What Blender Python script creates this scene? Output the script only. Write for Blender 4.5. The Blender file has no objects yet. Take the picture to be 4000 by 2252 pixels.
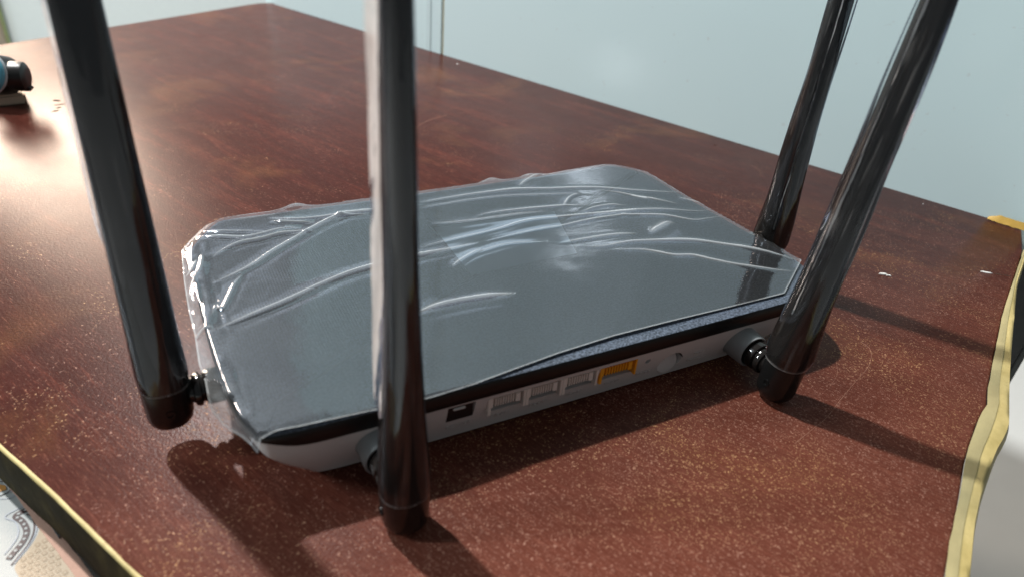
import bpy, bmesh, math, random
import numpy as np
from mathutils import Vector, Matrix, noise

# ------------------------------------------------------------------ scene, camera, light
S = bpy.context.scene
COL = S.collection
MM = 0.001
random.seed(7)

cam_d = bpy.data.cameras.new('camera')
cam = bpy.data.objects.new('camera', cam_d)
COL.objects.link(cam)
S.camera = cam
_r = Vector((0.89138087, -0.44717371, 0.07399878))
_d = Vector((-0.183709, -0.50568818, -0.8429297))
_f = Vector((0.41435631, 0.73777716, -0.5329106))
M = Matrix((( _r.x, -_d.x, -_f.x, 0), (_r.y, -_d.y, -_f.y, 0), (_r.z, -_d.z, -_f.z, 0), (0, 0, 0, 1)))
cam.matrix_world = Matrix.Translation((0, 0, 0.1897)) @ M
cam_d.sensor_width = 36
cam_d.lens = 24.96
cam_d.clip_start = 0.005
cam_d.clip_end = 100
cam_d.dof.use_dof = True
cam_d.dof.focus_distance = 0.34
cam_d.dof.aperture_fstop = 10.0

W = bpy.data.worlds.new('World')
S.world = W
W.use_nodes = True
W.node_tree.nodes['Background'].inputs[0].default_value = (0.72, 0.80, 0.84, 1)
W.node_tree.nodes['Background'].inputs[1].default_value = 0.19

def area(name, loc, target, size, power, color, size_y=None):
    l = bpy.data.lights.new(name, 'AREA')
    l.energy = power
    l.color = color
    if size_y:
        l.shape = 'RECTANGLE'; l.size = size; l.size_y = size_y
    else:
        l.shape = 'DISK'; l.size = size
    o = bpy.data.objects.new(name, l)
    o.location = loc
    o.rotation_euler = (Vector(target) - Vector(loc)).to_track_quat('-Z', 'Y').to_euler()
    COL.objects.link(o)
    return o
def bulb(name, loc, radius, power, color):
    l = bpy.data.lights.new(name, 'POINT'); l.energy = power; l.color = color; l.shadow_soft_size = radius
    o = bpy.data.objects.new(name, l); o.location = loc; COL.objects.link(o); return o
bulb('ceiling_lamp', (-0.52, 1.55, 2.45), 0.05, 470, (1.0, 0.99, 0.97))
area('cool_fill_light', (-1.25, 0.60, 1.15), (0.2, 0.4, 0.05), 0.34, 1.5, (0.84, 0.94, 1.0), 0.9)  # added soft fill that brightens the cabinet front, not a real window
area('tube_lamp', (-1.44, 0.69, 0.95), (0.35, 0.5, 0.1), 0.045, 20, (0.88, 0.97, 1.0), 0.42)
area('doorway_light', (-0.56, 2.60, 1.25), (-0.2, 0.3, 1.25), 0.50, 95, (1.0, 0.79, 0.62), 1.8)

S.view_settings.view_transform = 'Standard'
S.view_settings.look = 'None'
S.view_settings.exposure = 0.0
S.view_settings.gamma = 1.0

# ------------------------------------------------------------------ measured outlines (millimetres)
RIDGES = [(1.0, 0.75, 0.8, [(114.1, 309.1), (132.4, 310.0), (151.0, 309.7), (169.7, 308.2), (187.7, 304.0), (211.9, 297.7), (228.9, 290.4), (250.0, 280.8), (262.0, 276.5)]), (0.5, 0.5, 0.3, [(112.2, 303.8), (154.5, 303.7), (184.1, 297.6), (197.3, 294.4), (212.5, 287.4)]), (0.8, 0.6, 0.6, [(211.3, 296.6), (223.4, 287.7), (233.7, 276.4), (228.4, 281.7), (241.2, 271.7), (248.1, 265.0)]), (0.9, 0.6, 0.7, [(136.6, 286.2), (144.4, 287.5), (164.5, 285.5), (182.6, 283.0), (194.3, 280.3), (200.7, 277.6)]), (0.9, 0.7, 0.6, [(190.0, 273.3), (197.9, 275.4), (208.6, 276.0), (218.3, 272.8)]), (1.0, 0.7, 0.8, [(97.9, 265.1), (109.3, 267.2), (126.7, 269.1), (142.0, 271.0), (158.5, 274.0), (170.5, 273.2), (182.2, 271.3), (200.3, 268.6), (219.0, 265.8), (194.9, 269.3), (217.9, 266.6), (234.6, 263.0), (251.6, 255.0), (261.3, 254.4)]), (0.8, 0.6, 0.6, [(128.9, 261.6), (147.0, 263.4), (162.4, 264.1), (174.6, 263.7), (191.1, 264.5), (210.4, 263.3), (209.4, 263.4), (229.8, 256.6), (242.0, 247.3), (251.0, 246.1), (263.4, 245.6)]), (0.7, 1.2, 0.35, [(112.9, 286.1), (127.1, 283.2), (144.5, 282.4), (162.5, 281.6), (174.5, 280.3)]), (0.7, 0.7, 0.4, [(116.0, 251.0), (128.3, 254.1), (140.2, 255.5), (158.7, 251.9)]), (0.8, 1.0, 0.6, [(162.9, 248.8), (174.7, 248.2), (192.6, 246.8), (205.8, 244.1)]), (1.1, 1.9, 0.55, [(211.4, 242.7), (219.1, 245.7), (226.7, 248.3), (231.0, 248.0)]), (1.2, 0.9, 0.9, [(171.2, 242.2), (181.5, 239.1), (197.7, 237.7), (217.4, 232.0), (231.2, 226.2), (243.0, 217.9), (254.0, 209.0), (260.0, 201.8), (263.7, 194.5)]), (0.8, 0.9, 0.6, [(184.2, 234.6), (197.7, 229.5), (208.3, 220.3), (217.3, 216.7), (224.0, 210.3), (232.4, 202.6), (245.6, 193.6), (255.5, 187.7)]), (0.6, 0.5, 0.4, [(252.6, 273.4), (257.5, 266.5), (262.3, 260.4)]), (0.7, 0.5, 0.3, [(11.8, 311.8), (24.2, 307.2), (39.4, 301.9)]), (0.9, 0.9, 0.5, [(8.1, 307.5), (19.0, 303.8), (31.4, 299.3), (47.4, 302.6), (54.2, 299.7)]), (1.0, 0.9, 0.6, [(13.7, 286.6), (19.6, 291.6), (27.0, 295.3), (36.5, 296.3), (46.5, 298.4), (60.5, 294.8)]), (1.2, 1.0, 0.85, [(10.2, 265.6), (16.3, 267.8), (28.1, 274.8), (41.6, 286.0), (55.9, 296.3), (73.9, 306.7), (90.4, 307.5), (114.1, 309.1)]), (1.3, 1.1, 0.9, [(5.6, 231.5), (11.1, 233.8), (21.9, 238.1), (35.1, 242.9), (49.5, 249.6), (62.0, 254.2), (75.7, 257.0), (96.6, 258.8), (111.7, 259.8), (128.9, 261.6)]), (0.8, 0.7, 0.5, [(42.1, 316.0), (53.9, 309.7), (66.3, 308.0), (88.8, 304.3)]), (0.8, 0.9, 0.4, [(42.4, 312.3), (53.3, 307.0), (61.2, 303.8)]), (1.0, 1.3, 0.7, [(78.7, 216.7), (89.6, 219.1), (107.0, 218.9), (123.9, 216.3)]), (0.7, 0.8, 0.3, [(7.6, 240.6), (10.5, 248.3), (12.5, 246.3), (18.9, 261.5), (23.7, 270.0)]), (0.9, 0.9, 0.3, [(10.6, 292.4), (8.5, 279.9), (4.6, 269.5), (2.4, 260.6), (3.3, 251.0)]), (1.0, 0.6, 0.8, [(1.5, 274.9), (4.1, 276.9), (7.8, 286.3)]), (1.0, 0.6, 0.7, [(0.5, 230.8), (3.8, 234.2), (7.5, 234.6)]), (0.9, 0.6, 0.6, [(-3.2, 192.4), (-5.2, 187.9)]), (0.9, 1.2, 0.5, [(173.7, 312.1), (184.0, 318.8), (195.3, 324.1)]), (0.9, 0.8, 0.6, [(184.8, 282.3), (193.6, 290.6), (202.3, 293.6)]), (0.8, 0.8, 0.6, [(106.7, 245.2), (116.0, 251.0), (126.3, 255.9)])]
FILM = [(18.1, 324.8), (11.9, 315.9), (2.9, 300.2), (2.0, 286.2), (1.2, 273.0), (0.7, 251.8), (1.0, 235.1), (0.4, 217.8), (1.2, 208.2), (1.0, 198.5), (1.3, 193.1), (3.4, 183.9), (7.9, 175.3), (11.3, 167.7), (13.0, 171.0), (18.4, 171.9), (25.5, 171.1), (43.0, 170.3), (65.9, 169.2), (84.9, 170.0), (99.8, 171.9), (119.1, 174.2), (145.9, 176.0), (188.4, 176.0), (235.9, 175.7), (252.6, 186.4), (266.2, 195.1), (270.3, 207.2), (265.6, 225.9), (262.9, 253.5), (259.2, 283.3), (258.1, 312.6), (252.8, 323.6), (241.8, 328.7), (218.2, 324.5), (198.2, 322.1), (170.3, 327.1), (163.7, 329.7), (156.1, 325.3), (121.1, 324.3), (87.7, 323.3), (65.8, 323.6), (61.0, 328.0), (56.5, 329.4), (51.4, 326.4), (44.6, 322.2), (30.2, 323.0)]
STICK = [(112.6, 282.3), (177.6, 279.1), (166.2, 237.7), (112.4, 236.6)]
TAPE_IN = [(493.2, 232.5), (495.1, 212.5), (464.5, 192.8), (377.9, 151.5), (309.8, 115.3), (299.3, 108.6), (283.7, 103.0), (260.7, 92.2), (237.0, 78.8), (217.8, 68.9), (201.9, 59.5)]
TAPE_OUT = [(498.9, 233.5), (500.4, 214.5), (467.0, 191.9), (421.6, 170.4), (366.5, 138.9), (333.0, 119.6), (295.5, 96.6), (287.7, 93.3), (275.3, 89.2), (261.3, 83.3), (247.2, 77.1), (231.2, 68.9), (209.6, 56.2)]
BAND = [(-63.2, 225.2), (-67.2, 223.4), (-65.1, 219.8), (-63.6, 215.5), (-63.7, 212.2), (-64.8, 209.3), (-66.5, 206.8), (-68.2, 204.1)]
BAND2 = [(-63.9, 222.6), (-62.2, 220.9), (-61.3, 216.5), (-61.5, 212.2), (-62.9, 208.0), (-64.9, 204.7), (-67.2, 201.2)]
BAND3 = [(-64.2, 227.4), (-70.4, 224.4), (-67.3, 220.6), (-66.0, 216.5), (-66.2, 212.8), (-67.6, 209.6), (-69.5, 206.7)]
OVAL = [(-73.3, 243.2), (-71.2, 241.7), (-69.4, 238.7), (-70.2, 236.4), (-72.8, 235.3)]
OVAL2 = [(-72.8, 235.3), (-68.9, 236.3), (-67.8, 234.2), (-70.0, 233.0), (-72.7, 233.9)]
GRIDLIM = [(-59.8, 216.9), (-59.7, 213.8), (-60.5, 210.3), (-62.8, 205.6), (-66.1, 200.3), (-64.7, 195.3), (-44.0, 186.3)]

# ------------------------------------------------------------------ material helpers
class NT:
    def __init__(s, name):
        s.m = bpy.data.materials.new(name); s.m.use_nodes = True
        s.t = s.m.node_tree; s.t.nodes.clear()
        s.out = s.t.nodes.new('ShaderNodeOutputMaterial')
    def n(s, typ, **kw):
        nd = s.t.nodes.new(typ)
        for k, v in kw.items():
            if k.startswith('i_'):
                nd.inputs[k[2:].replace('_', ' ')].default_value = v
            else: setattr(nd, k, v)
        return nd
    def l(s, a, b): s.t.links.new(a, b)
    def coords(s, kind='Object', scale=(1, 1, 1), rot=(0, 0, 0)):
        c = s.n('ShaderNodeTexCoord'); mp = s.n('ShaderNodeMapping')
        mp.inputs['Scale'].default_value = scale; mp.inputs['Rotation'].default_value = rot
        s.l(c.outputs[kind], mp.inputs[0]); return mp.outputs[0]
    def noise(s, vec, scale, detail=2, rough=.5, dist=0):
        nd = s.n('ShaderNodeTexNoise'); nd.inputs['Scale'].default_value = scale
        nd.inputs['Detail'].default_value = detail; nd.inputs['Roughness'].default_value = rough
        nd.inputs['Distortion'].default_value = dist
        s.l(vec, nd.inputs['Vector']); return nd.outputs['Fac']
    def ramp(s, fac, stops, interp='LINEAR'):
        r = s.n('ShaderNodeValToRGB'); e = r.color_ramp.elements
        r.color_ramp.interpolation = interp
        while len(e) > 1: e.remove(e[-1])
        e[0].position = stops[0][0]; e[0].color = cc(stops[0][1])
        for p, c in stops[1:]:
            x = e.new(p); x.color = cc(c)
        s.l(fac, r.inputs[0]); return r.outputs[0]
    def mix(s, fac, a, b, mode='MIX'):
        nd = s.n('ShaderNodeMix'); nd.data_type = 'RGBA'; nd.blend_type = mode
        for sock, v in ((nd.inputs[0], fac), (nd.inputs[6], a), (nd.inputs[7], b)):
            if isinstance(v, (int, float)): sock.default_value = v
            elif isinstance(v, tuple): sock.default_value = cc(v)
            else: s.l(v, sock)
        return nd.outputs[2]
    def math(s, op, a, b=0.0, c=None):
        nd = s.n('ShaderNodeMath', operation=op)
        for i, v in enumerate((a, b) if c is None else (a, b, c)):
            if isinstance(v, (int, float)): nd.inputs[i].default_value = v
            else: s.l(v, nd.inputs[i])
        return nd.outputs[0]
    def bump(s, h, strength, dist, normal=None):
        b = s.n('ShaderNodeBump'); b.inputs['Strength'].default_value = strength
        b.inputs['Distance'].default_value = dist
        s.l(h, b.inputs['Height'])
        if normal: s.l(normal, b.inputs['Normal'])
        return b.outputs[0]
    def bsdf(s, color, rough, spec=.5, normal=None, metal=0, coat=0, coat_rough=.05):
        b = s.n('ShaderNodeBsdfPrincipled')
        for k, v in (('Base Color', color), ('Roughness', rough)):
            if isinstance(v, (int, float)): b.inputs[k].default_value = v
            elif isinstance(v, tuple): b.inputs[k].default_value = cc(v)
            else: s.l(v, b.inputs[k])
        b.inputs['Specular IOR Level'].default_value = spec
        b.inputs['Metallic'].default_value = metal
        b.inputs['Coat Weight'].default_value = coat
        b.inputs['Coat Roughness'].default_value = coat_rough
        if normal: s.l(normal, b.inputs['Normal'])
        s.l(b.outputs[0], s.out.inputs[0]); s.b = b
        return b
def cc(c):
    if isinstance(c, (int, float)): return (c, c, c, 1)
    return tuple(c) + (1,) if len(c) == 3 else tuple(c)

def plain(name, color, rough, spec=.5, var=.12, bump=0, bscale=400, coat=0):
    m = NT(name); v = m.coords('Object')
    f = m.noise(v, 60, 4, .6)
    c2 = tuple(x * (1 - var) for x in color)
    col = m.mix(f, c2, tuple(min(1, x * (1 + var)) for x in color))
    rr = m.math('MULTIPLY_ADD', m.noise(v, 180, 3), .12, rough - .06)
    nrm = m.bump(m.noise(v, bscale, 3), bump, .0004) if bump else None
    m.bsdf(col, rr, spec, nrm, coat=coat)
    return m.m

# --- worn mahogany laminate
def mat_table():
    m = NT('mahogany_laminate'); v = m.coords('Object')
    gv = m.coords('Object', (1, 1, 1), (0, 0, math.radians(65.2)))
    mp = m.n('ShaderNodeMapping'); mp.inputs['Scale'].default_value = (1.0, 9.0, 1.0); m.l(gv, mp.inputs[0])
    big = m.noise(v, 9, 4, .55, .4)
    grain = m.noise(mp.outputs[0], 34, 6, .65, .3)
    base = m.ramp(big, [(.3, (.038, .008, .006)), (.5, (.058, .014, .010)), (.68, (.085, .027, .017))])
    base = m.mix(m.ramp(grain, [(.38, 0), (.62, 1)]), base, (.052, .012, .008))
    streak = m.noise(mp.outputs[0], 11, 5, .7, .5)
    base = m.mix(m.ramp(streak, [(.40, .6), (.57, 0)]), base, (.026, .007, .005))
    base = m.mix(m.ramp(streak, [(.55, 0), (.70, .45)]), base, (.15, .038, .022))
    fineg = m.noise(mp.outputs[0], 150, 4, .7, .1)
    base = m.mix(m.ramp(fineg, [(.44, 0), (.62, .95)]), base, (.042, .009, .006))
    base = m.mix(m.ramp(fineg, [(.32, .7), (.43, 0)]), base, (.16, .058, .038))
    ochre = m.noise(v, 13, 3, .6, .6)
    fine = m.noise(v, 900, 3, .7)
    worn = m.math('MULTIPLY', m.ramp(ochre, [(.55, 0), (.70, 1)]), m.ramp(fine, [(.42, .25), (.6, .9)]))
    base = m.mix(m.math('MULTIPLY', worn, .34), base, (.22, .095, .035))

    vo = m.n('ShaderNodeTexVoronoi'); vo.inputs['Scale'].default_value = 980
    wv = m.n('ShaderNodeVectorMath', operation='ADD'); m.l(v, wv.inputs[0])
    nn = m.n('ShaderNodeTexNoise'); nn.inputs['Scale'].default_value = 700; m.l(v, nn.inputs['Vector'])
    sc = m.n('ShaderNodeVectorMath', operation='SCALE'); sc.inputs['Scale'].default_value = .0032
    m.l(nn.outputs['Color'], sc.inputs[0]); m.l(sc.outputs[0], wv.inputs[1])
    m.l(wv.outputs[0], vo.inputs['Vector'])
    cellr = m.n('ShaderNodeSeparateColor'); m.l(vo.outputs['Color'], cellr.inputs[0])
    spot = m.ramp(m.math('ADD', vo.outputs['Distance'], m.math('MULTIPLY_ADD', cellr.outputs[2], .35, -.12)), [(.2, 1), (.45, 0)])
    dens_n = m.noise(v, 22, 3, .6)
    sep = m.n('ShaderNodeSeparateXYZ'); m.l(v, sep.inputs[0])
    # fleck wear centred where hands rub the near side of the top
    dx = m.math('MULTIPLY', m.math('SUBTRACT', sep.outputs[0], .19), 4.2)
    dy = m.math('MULTIPLY', m.math('SUBTRACT', sep.outputs[1], .12), 6.5)
    d2 = m.math('ADD', m.math('MULTIPLY', dx, dx), m.math('MULTIPLY', dy, dy))
    wear = m.math('POWER', 2.718, m.math('MULTIPLY', d2, -1.0))
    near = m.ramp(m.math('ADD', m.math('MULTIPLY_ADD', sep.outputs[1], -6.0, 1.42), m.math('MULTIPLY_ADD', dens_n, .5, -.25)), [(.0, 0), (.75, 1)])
    base = m.mix(m.math('MULTIPLY', near, .60), base, m.mix(m.ramp(fineg, [(.35, 0), (.6, 1)]), (.24, .085, .056), (.16, .048, .030)))  # near side lightened: wear plus stronger lamp light put into the base
    thr = m.math('ADD', m.math('MULTIPLY', wear, 1.15), m.math('MULTIPLY_ADD', dens_n, 2.0, -1.0))
    on = m.ramp(m.math('SUBTRACT', thr, cellr.outputs[0]), [(.0, 0), (.12, 1)])
    fleck = m.math('MULTIPLY', spot, on)
    fcol = m.mix(m.ramp(ochre, [(.45, 0), (.62, 1)]), (.40, .21, .155), (.56, .32, .15))
    base = m.mix(m.math('MULTIPLY', fleck, m.math('MULTIPLY_ADD', cellr.outputs[1], .6, .2)), base, fcol)
    # hairline scratches
    wvz = m.n('ShaderNodeTexNoise'); wvz.inputs['Scale'].default_value = 5.5; wvz.inputs['Detail'].default_value = 1.5
    m.l(v, wvz.inputs['Vector'])
    scr = m.ramp(m.math('ABSOLUTE', m.math('SUBTRACT', wvz.outputs['Fac'], .535)), [(.0, 1), (.0011, 0)])
    scr = m.math('MULTIPLY', scr, m.ramp(m.noise(v, 30, 3), [(.66, 0), (.76, .18)]))
    base = m.mix(scr, base, (.36, .18, .11))
    orange = m.noise(v, 900, 2, .5)
    fine2 = m.noise(v, 1900, 2, .6)
    h = m.math('ADD', m.math('MULTIPLY', orange, .8), m.math('MULTIPLY', fine2, .35))
    h = m.math('ADD', h, m.math('MULTIPLY', fleck, .35))
    nrm = m.bump(h, .24, .0005)
    rough = m.math('MULTIPLY_ADD', m.noise(v, 40, 4, .6), .10, .26)
    m.bsdf(base, rough, .08, nrm)
    return m.m

def mat_lid(ribbed):
    m = NT('ribbed_charcoal_plastic' if ribbed else 'charcoal_plastic'); v = m.coords('Object')
    sp = m.noise(v, 1050, 2, .75)
    pat = m.noise(v, 35, 3)
    col = m.mix(m.ramp(sp, [(.38, 0), (.66, 1)]), (.014, .019, .031), (.135, .168, .230))
    col = m.mix(m.math('MULTIPLY', pat, .35), col, (.045, .052, .060))
    h = m.math('MULTIPLY', sp, .5)
    if ribbed:
        sep = m.n('ShaderNodeSeparateXYZ'); m.l(v, sep.inputs[0])
        w = m.math('SINE', m.math('MULTIPLY', sep.outputs[0], 2 * math.pi / .00115))
        h = m.math('ADD', h, m.math('MULTIPLY', w, .3))
        col = m.mix(m.math('MULTIPLY_ADD', w, .22, .22), col, (.040, .047, .054))
    nrm = m.bump(h, .5, .0002)
    m.bsdf(col, .42, .5, nrm)
    return m.m

def mat_film(name, refl=1.55, haze=.04, crease=True, tint=(.88, .94, .97), rough=.035, fine=.06):
    m = NT(name); v = m.coords('Object')
    fr = m.n('ShaderNodeFresnel'); fr.inputs['IOR'].default_value = refl
    wob = m.bump(m.noise(v, 55, 2, .5), .10, .002)
    if fine: wob = m.bump(m.noise(v, 1200, 2, .5), fine, .0003, wob)
    gl = m.n('ShaderNodeBsdfGlossy'); gl.inputs['Roughness'].default_value = rough; gl.inputs['Color'].default_value = (.88, .91, 1, 1)
    m.l(wob, gl.inputs['Normal']); m.l(wob, fr.inputs['Normal'])
    tr = m.n('ShaderNodeBsdfTransparent'); tr.inputs[0].default_value = (.94, .95, .96, 1)
    df = m.n('ShaderNodeBsdfDiffuse'); df.inputs[0].default_value = cc(tint)
    tl = m.n('ShaderNodeBsdfTranslucent'); tl.inputs[0].default_value = cc(tint)
    dm = m.n('ShaderNodeMixShader'); dm.inputs[0].default_value = .45
    m.l(df.outputs[0], dm.inputs[1]); m.l(tl.outputs[0], dm.inputs[2])
    hz = m.n('ShaderNodeMixShader')
    if crease:
        at = m.n('ShaderNodeAttribute'); at.attribute_name = 'crease'
        hfac = m.math('MULTIPLY_ADD', m.noise(v, 20, 3), haze * .8, haze * .6)
        hfac = m.math('ADD', hfac, at.outputs['Fac'])
        m.l(hfac, hz.inputs[0])
    else:
        hz.inputs[0].default_value = haze
    m.l(tr.outputs[0], hz.inputs[1]); m.l(dm.outputs[0], hz.inputs[2])
    mx = m.n('ShaderNodeMixShader')
    m.l(fr.outputs[0], mx.inputs[0]); m.l(hz.outputs[0], mx.inputs[1]); m.l(gl.outputs[0], mx.inputs[2])
    m.l(mx.outputs[0], m.out.inputs[0])
    return m.m

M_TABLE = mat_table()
M_LID = mat_lid(False)
M_PANEL = mat_lid(True)
M_FILM = mat_film('clear_protective_film', 2.05, .035)
M_SLEEVE = mat_film('clear_sleeve_film', 1.36, .012, True, (.75, .72, .70), .05, 0)
M_STICK = mat_film('frosted_sticker', 1.7, .78, False, (.50, .62, .72), .10)
M_GLOSS = plain('gloss_black_plastic', (.013, .011, .010), .10, .5, .2)
M_CAP = plain('satin_black_cap', (.006, .006, .006), .24, .45, .2)
M_BLACK = plain('black_plastic', (.012, .012, .012), .34, .5, .2)
M_BODY = plain('light_grey_plastic', (.66, .635, .62), .42, .45, .05, .25, 1800)
M_BOSS = plain('grey_boss_plastic', (.24, .255, .26), .36, .45, .05)
M_SOCK = plain('beige_port_plastic', (.84, .77, .71), .38, .5, .08)
M_YEL = plain('orange_port_plastic', (.92, .40, .02), .38, .5, .08)
M_CAV = plain('dark_port_inside', (.03, .03, .027), .6, .3, .2)
M_METAL = plain('nickel_contact', (.75, .76, .74), .22, .9, .05)
M_WALL = None
M_GOLD = plain('gold_seam_strip', (.52, .49, .36), .35, .6, .2)
M_OLIVE = plain('olive_brown_paint', (.20, .165, .12), .40, .5, .3)
M_OLIVE2 = plain('green_paint', (.16, .20, .07), .45, .5, .25)
M_DARK = plain('dark_vinyl', (.014, .017, .017), .45, .5, .4, .3, 90)
M_DARK2 = plain('dark_grey_vinyl', (.05, .058, .055), .5, .5, .3)
M_PINK = plain('raw_card_edge', (.42, .26, .20), .8, .2, .25, .4, 500)
M_BLUE = plain('blue_gloss_ring', (.08, .30, .40), .18, .7, .1)
M_RIMM = plain('grey_metal_rim', (.40, .42, .44), .25, .8, .1)
M_CARD = plain('beige_card', (.50, .40, .30), .7, .3, .15, .3, 300)
M_INK = plain('maroon_ink', (.030, .007, .006), .5, .4, .15)
M_WHITEP = plain('white_print', (.26, .275, .27), .4, .4, .04)
M_GREYP = plain('grey_ink', (.28, .30, .34), .5, .4, .1)
M_GOLDP = plain('gold_ink', (.215, .14, .065), .45, .4, .15)
M_GOLDL = plain('pale_gold_ink', (.29, .215, .13), .45, .4, .12)
M_AMBER = plain('amber_ink', (.42, .20, .05), .45, .4, .12)
M_CHIP = plain('white_paint_speck', (.55, .56, .55), .6, .3, .1)
M_CHIPD = plain('dark_gouge', (.035, .018, .012), .8, .2, .2)

def mat_wall():
    m = NT('white_gloss_laminate'); v = m.coords('Object')
    c = m.mix(m.noise(v, 3.5, 4, .5), (.62, .765, .775), (.665, .80, .81))
    c = m.mix(m.ramp(m.noise(v, 160, 2), [(.70, 0), (.76, .25)]), c, (.5, .5, .48))
    nrm = m.bump(m.noise(v, 7, 2), .05, .004)
    m.bsdf(c, .08, .5, nrm)
    return m.m
M_WALL = mat_wall()
def mat_floor():
    m = NT('pale_floor_marble'); v = m.coords('Object')
    c = m.ramp(m.noise(v, 1.1, 5, .6, 1.5), [(.3, (.62, .65, .65)), (.7, (.76, .79, .78))])
    m.bsdf(c, .3, .5)
    return m.m
M_FLOOR = mat_floor()
def mat_tape():
    m = NT('yellow_paper_tape'); v = m.coords('Object')
    c = m.ramp(m.noise(v, 45, 5, .6), [(.3, (.34, .27, .10)), (.6, (.48, .39, .17))])
    c = m.mix(m.ramp(m.noise(v, 110, 4, .7), [(.60, 0), (.72, .6)]), c, (.26, .19, .07))
    c = m.mix(m.ramp(m.noise(v, 260, 3, .6), [(.69, 0), (.75, .7)]), c, (.10, .06, .03))
    m.bsdf(c, .55, .35, m.bump(m.noise(v, 180, 4), .4, .0008))
    return m.m
M_TAPE = mat_tape()
def mat_shaded_tape():
    m = NT('shaded_yellow_edge_tape'); v = m.coords('Object', (1, 1, 1))
    c = m.ramp(m.noise(v, 50, 5, .65), [(.3, (.008, .007, .003)), (.55, (.022, .017, .007)), (.75, (.06, .046, .017))])  # shade on the edge face put into a near-black tape colour
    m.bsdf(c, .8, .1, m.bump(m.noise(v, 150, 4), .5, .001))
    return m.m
M_STAPE = mat_shaded_tape()

# ------------------------------------------------------------------ object helpers
def link(name, me, mats, parent=None, smooth=True, angle=35):
    if not isinstance(mats, (list, tuple)): mats = [mats]
    for m in mats: me.materials.append(m)
    if smooth:
        for p in me.polygons: p.use_smooth = True
        try: me.set_sharp_from_angle(angle=math.radians(angle))
        except Exception: pass
    o = bpy.data.objects.new(name, me); COL.objects.link(o)
    if parent is not None: o.parent = parent
    return o
def obj(name, bm, mats, parent=None, smooth=True, angle=35, recalc=True):
    if recalc: bmesh.ops.recalc_face_normals(bm, faces=bm.faces[:])
    bmesh.ops.transform(bm, matrix=Matrix.Scale(MM, 4), verts=bm.verts[:])
    me = bpy.data.meshes.new(name); bm.to_mesh(me); bm.free()
    return link(name, me, mats, parent, smooth, angle)
def tag(o, label, cat, group=None, kind=None):
    if label: o['label'] = label
    if cat: o['category'] = cat
    if group: o['group'] = group
    if kind: o['kind'] = kind
    return o
def empty(name, loc):
    o = bpy.data.objects.new(name, None); o.empty_display_size = .02
    COL.objects.link(o); return o
def box(bm, x0, x1, y0, y1, z0, z1, bev=0):
    vs = [bm.verts.new((x, y, z)) for x in (x0, x1) for y in (y0, y1) for z in (z0, z1)]
    f = [(0, 1, 3, 2), (4, 6, 7, 5), (0, 4, 5, 1), (2, 3, 7, 6), (0, 2, 6, 4), (1, 5, 7, 3)]
    fs = [bm.faces.new([vs[i] for i in q]) for q in f]
    if bev:
        es = list({e for fc in fs for e in fc.edges})
        bmesh.ops.bevel(bm, geom=es, offset=bev, segments=2, affect='EDGES')
def loft(bm, rings, cap0=True, cap1=True, closed=True):
    vr = [[bm.verts.new(p) for p in r] for r in rings]
    n = len(vr[0])
    for a, b in zip(vr, vr[1:]):
        for i in range(n if closed else n - 1):
            j = (i + 1) % n
            bm.faces.new((a[i], a[j], b[j], b[i]))
    if cap0: bm.faces.new(vr[0][::-1])
    if cap1: bm.faces.new(vr[-1])
    return vr
def lathe(bm, prof, seg=32, origin=(0, 0, 0), axis='z', cap=True):
    rings = []
    for r, h in prof:
        ring = []
        for i in range(seg):
            a = 2 * math.pi * i / seg
            c, s = r * math.cos(a), r * math.sin(a)
            p = {'z': (c, s, h), 'y': (c, h, s), 'x': (h, c, s)}[axis]
            ring.append((p[0] + origin[0], p[1] + origin[1], p[2] + origin[2]))
        rings.append(ring)
    return loft(bm, rings, cap, cap)
def catmull(pts, n=8):
    P = [Vector(p) for p in pts]
    if len(P) < 3: return P
    P = [2 * P[0] - P[1]] + P + [2 * P[-1] - P[-2]]
    out = []
    for i in range(1, len(P) - 2):
        for k in range(n):
            t = k / n
            a, b, c, d = P[i - 1], P[i], P[i + 1], P[i + 2]
            out.append(.5 * ((2 * b) + (-a + c) * t + (2 * a - 5 * b + 4 * c - d) * t * t + (-a + 3 * b - 3 * c + d) * t ** 3))
    out.append(P[-2]); return out
def smooth_closed(pts, it=1):
    P = [Vector(p) for p in pts]
    for _ in range(it):
        Q = []
        for i in range(len(P)):
            a, b = P[i], P[(i + 1) % len(P)]
            Q.append(a * .75 + b * .25); Q.append(a * .25 + b * .75)
        P = Q
    return P
def inset(pts, d):
    n = len(pts); out = []
    for i in range(n):
        a, b, c = pts[i - 1], pts[i], pts[(i + 1) % n]
        t1 = (b - a); t2 = (c - b)
        t = (t1.normalized() if t1.length > 1e-6 else t2.normalized()) + (t2.normalized() if t2.length > 1e-6 else t1.normalized())
        t = t.normalized() if t.length > 1e-6 else t1.normalized()
        out.append(b + Vector((-t.y, t.x)) * d)      # outline runs counter-clockwise: left is inside
    return out

# ------------------------------------------------------------------ floor
FLZ = -750
bm = bmesh.new()
vs = [bm.verts.new(p) for p in ((-6000, -3000, FLZ), (6000, -3000, FLZ), (6000, 9000, FLZ), (-6000, 9000, FLZ))]
bm.faces.new(vs)
fl = obj('floor', bm, M_FLOOR, smooth=False)
fl['kind'] = 'structure'

# ------------------------------------------------------------------ wall at the far left
bm = bmesh.new(); box(bm, -3500, 3500, 2700, 2820, FLZ, 260)
wl = obj('wall', bm, plain('pale_wall_paint', (.50, .545, .55), .6, .3, .04), smooth=False)
wl['kind'] = 'structure'
bm = bmesh.new(); box(bm, -3500, 3500, 2740, 2860, 261, 2400)
wu = obj('unseen_upper_wall', bm, plain('reflected_wall_grey', (.20, .225, .235), .6, .3, .04), smooth=False)  # added out of view, greyed to tune the reflection in the lid
wu['kind'] = 'structure'

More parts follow.
